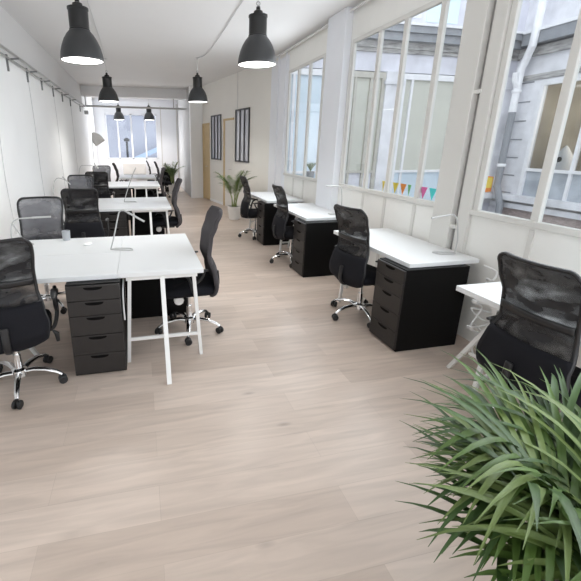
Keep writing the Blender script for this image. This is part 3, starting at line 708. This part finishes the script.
# ------------------------------------------------------------------ palms
def leaflet(mb, p, d, up, L_, w_, droop, n=6, twist=0.0):
    d = d.normalized(); side = d.cross(up).normalized(); pos = Vector(p); dirn = d.copy(); rows = []
    for i in range(n + 1):
        t = i / n
        ww = w_ * (math.sin(PI * min(1, (t * .86 + .10))) ** .75) * (1 - t ** 3) + .0006
        nrm = side.cross(dirn).normalized()
        rows.append([pos - side * ww + nrm * ww * .35, pos.copy(), pos + side * ww + nrm * ww * .35])
        pos = pos + dirn * (L_ / n)
        dirn = (dirn + Vector((0, 0, -1)) * droop / n).normalized()
        side = (dirn.cross(Vector((0, 0, 1)))).normalized() if abs(dirn.z) < .98 else side
    mb.grid(rows)
def frond(t, base, az, lean, L_, nl, ll, lw, m, mstem, droop=1.0, start=.30, seed=0, ld=1.0, up=.0):
    """one arching frond; az = direction, lean = initial angle from vertical"""
    rnd = random.Random(seed)
    h = Vector((math.cos(az), math.sin(az), 0)); pts = []; pos = Vector(base); a = lean
    N = 16
    for i in range(N + 1):
        pts.append(pos.copy()); d = h * math.sin(a) + Vector((0, 0, 1)) * math.cos(a)
        pos = pos + d * (L_ / N); a += droop * (1.1 / N) * (.4 + 1.2 * i / N)
    mb = MB()
    for k in range(nl):
        q = start + (1 - start) * (k + .5) / nl; fi = q * N; i = min(N - 1, int(fi)); p = pts[i].lerp(pts[i + 1], fi - i)
        tan = (pts[i + 1] - pts[i]).normalized(); sd = tan.cross(Vector((0, 0, 1)))
        sd = sd.normalized() if sd.length > 1e-3 else Vector((-h.y, h.x, 0)); nn = sd.cross(tan)
        s_ = 1 if k % 2 else -1
        fwd = .75 + .8 * (q - start) + rnd.uniform(-.1, .1)
        d = sd * s_ + tan * fwd + nn * rnd.uniform(.10, .35) + Vector((0, 0, up))
        l = ll * (.55 + .9 * math.sin(PI * (q - start) / (1 - start) * .8 + .35)) * rnd.uniform(.85, 1.1) * .72
        leaflet(mb, p, d, nn, l, lw * rnd.uniform(.8, 1.15), ld * rnd.uniform(.6, 1.2))
    fo = mb.build('frond', m, t, smooth=50)
    MB().tube(pts, [.007 * (1 - .75 * i / N) * (L_ / .9) for i in range(N + 1)], 6).build('stalk', mstem, fo)
    return fo
def pot(t, r, h, rb=None):
    rb = rb or r * .78
    MB().lathe([(rb * .9, 0), (rb, .006), (r, h), (r * .93, h), (r * .90, h - .03)], 32, cap0=True).build('pot', M['pot'], t)
    MB().lathe([(.001, h - .025), (r * .91, h - .03)], 24).build('soil', M['soil'], t)
def palm(label, loc, r, h, H_, n, seed):
    t = thing('potted_palm', label, 'plant', loc, 0, None); rnd = random.Random(seed)
    pot(t, r, h)
    for k in range(n):
        az = 2.4 * k + rnd.uniform(-.4, .4); q = k / n
        frond(t, (rnd.uniform(-.05, .05), rnd.uniform(-.05, .05), h - .03), az, .02 + .20 * q * rnd.uniform(.6, 1.2), H_ * rnd.uniform(.72, 1.1), 24, .20, .010,
              M['leaf'] if k % 3 else M['leaf2'], M['stem'], .55 + .75 * q, .42, seed * 100 + k)
    return t
palm('potted palm in white pot by the farthest window desk and plain doors', (2.03, 8.40, 0), .155, .30, .84, 16, 3)
palm('small potted palm in pale pot beside the black cupboard at the back', (1.06, 13.30, 0), .15, .34, .74, 14, 5)
# foreground palm
fp = thing('potted_palm', 'large green palm filling the bottom right corner, nearest the camera', 'plant', (1.325, .63, 0))
pot(fp, .17, .22)
rnd = random.Random(11)
SL = PI - .22   # azimuth across the room, away from the windows
spec = []
for k in range(14): spec.append((SL + (-.55, .1, -.2, .35, -.75, .55, -.05, .3, -.4, .15, -.25, .45, -.1, .25)[k], .34 + .036 * k, rnd.uniform(.46, .54) - .010 * k, 0))
for k in range(9): spec.append((PI * .5 + (-.6, .5, -.1, .8, -1.0, .2, .65, -.3, 1.0)[k], .12 + .06 * k, rnd.uniform(.34, .44), 0))
for k in range(7): spec.append((SL + .9 * math.sin(k * 2.3), .05 + .05 * k, .24 + .02 * k, 0))
for k in range(7): spec.append((-PI * .5 + (-.5, .4, -1.1, .9, 0, -.8, -1.3)[k], .35 + .08 * k, rnd.uniform(.38, .50), 0))
for k, (az, ln, fl_, _) in enumerate(spec):
    frond(fp, (rnd.uniform(-.05, .05), rnd.uniform(-.05, .05), .31), az, ln, fl_, 12, .48 - .34 * max(0, ln - .50), .0125, (M['leaf'], M['leafdk'], M['leaf2'])[k % 3], M['stem'], .8, .34, 900 + k, 1.45, .42)
# small plant outside window
sp = thing('potted_plant', 'small green plant in dark pot outside the farthest courtyard window', 'plant', (2.84, 6.25, SILL))
MB().lathe([(.05, 0), (.075, .12), (.07, .12), (.06, .02)], 18, cap0=True).build('pot', M['zinc'], sp)
mb = MB()
for k in range(26):
    a = k * 2.4; leaflet(mb, (0, 0, .11), Vector((math.cos(a) * .5, math.sin(a) * .5, 1)), Vector((math.cos(a), math.sin(a), 0.01)).cross(Vector((0, 0, 1))).cross(Vector((0, 0, 1))) + Vector((0, 0, .3)), .20, .012, .6)
mb.build('leaves', M['leaf'], sp)

# bunting pennants clipped along the bottom of the courtyard window
for y, m, nm in ((3.88 + .10, 'yellow', 'pale yellow'), (3.76, 'yellow', 'yellow'), (3.63, 'orange', 'orange'), (3.53, 'green', 'green'), (3.315, 'pink', 'pink'), (3.19, 'teal', 'teal')):
    wd = .05 if nm not in ('green', 'pale yellow') else .025
    f = MB().add([(0, -wd, .125), (0, wd, .125), (0, 0, .01), (.003, -wd, .125), (.003, wd, .125), (.003, 0, .01)], [(0, 1, 2), (3, 5, 4), (0, 3, 4, 1), (1, 4, 5, 2), (2, 5, 3, 0)])
    tag(f.build('pennant', M[m], loc=(XR + .020, y, SILL + .036), smooth=0), '%s triangular paper pennant at the bottom of the middle courtyard window' % nm, 'pennant', 'bunting pennants')
f = MB().add([(0, -.22, .50), (0, .20, .46), (0, .20, .06), (0, -.16, .04), (.02, -.22, .50), (.02, .20, .46), (.02, .20, .06), (.02, -.16, .04)], [(0, 1, 2, 3), (4, 7, 6, 5), (0, 4, 5, 1), (1, 5, 6, 2), (2, 6, 7, 3), (3, 7, 4, 0)])
fo = tag(f.build('paper_flag', M['orange'], loc=(9.17, 8.84, .366), rz=-PI / 2 - .1, smooth=0), 'orange and yellow square flag on the stone ledge beside courtyard drainpipe', 'flag')
MB().box(.02, .026, -.02, .18, .16, .44).build('yellow_stripe', M['yellow'], fo, smooth=0)

# ------------------------------------------------------------------ light
wd = bpy.data.worlds.new('overcast'); bpy.context.scene.world = wd; wd.use_nodes = True
nt = wd.node_tree; bg = nt.nodes['Background']
tcw = nt.nodes.new('ShaderNodeTexCoord'); sep = nt.nodes.new('ShaderNodeSeparateXYZ'); rmp = nt.nodes.new('ShaderNodeValToRGB')
nt.links.new(tcw.outputs['Generated'], sep.inputs[0]); nt.links.new(sep.outputs['Z'], rmp.inputs[0])
rmp.color_ramp.elements[0].color = (.80, .82, .86, 1); rmp.color_ramp.elements[1].color = (.90, .95, 1.0, 1)
nt.links.new(rmp.outputs[0], bg.inputs['Color']); bg.inputs['Strength'].default_value = 1.35
def area(name, loc, rot, sx, sy, e, col=(1, 1, 1)):
    d = bpy.data.lights.new(name, 'AREA'); d.shape = 'RECTANGLE'; d.size = sx; d.size_y = sy; d.energy = e; d.color = col
    o = bpy.data.objects.new(name, d); COL.objects.link(o); o.location = loc; o.rotation_euler = rot
    return o
# area lamps added just inside the courtyard windows to stand in for daylight
for nm, y, w_, e in (('daylight_fill_far', 6.3, 1.5, 16), ('daylight_fill_mid', 4.0, 1.8, 18), ('daylight_fill_near', .7, 3.6, 30)):
    area(nm, (2.60, y, 1.98), (0, R(90), 0), 1.75, w_, e, (.90, .95, 1.0))
db = area('daylight_fill_back', (-.2, 15.9, 1.9), (R(-90), 0, 0), 1.9, 1.6, 50, (.90, .94, 1.0)); db.visible_glossy = False  # added lamp standing in for back-window daylight; brightens the far end
sc = bpy.context.scene
sc.view_settings.view_transform = 'Standard'; sc.view_settings.look = 'None'; sc.view_settings.exposure = 0.80
sc.cycles.max_bounces = 8; sc.cycles.transparent_max_bounces = 16; sc.cycles.diffuse_bounces = 5
sc.cycles.use_denoising = True; sc.cycles.caustics_reflective = False; sc.cycles.caustics_refractive = False; sc.cycles.sample_clamp_indirect = 6
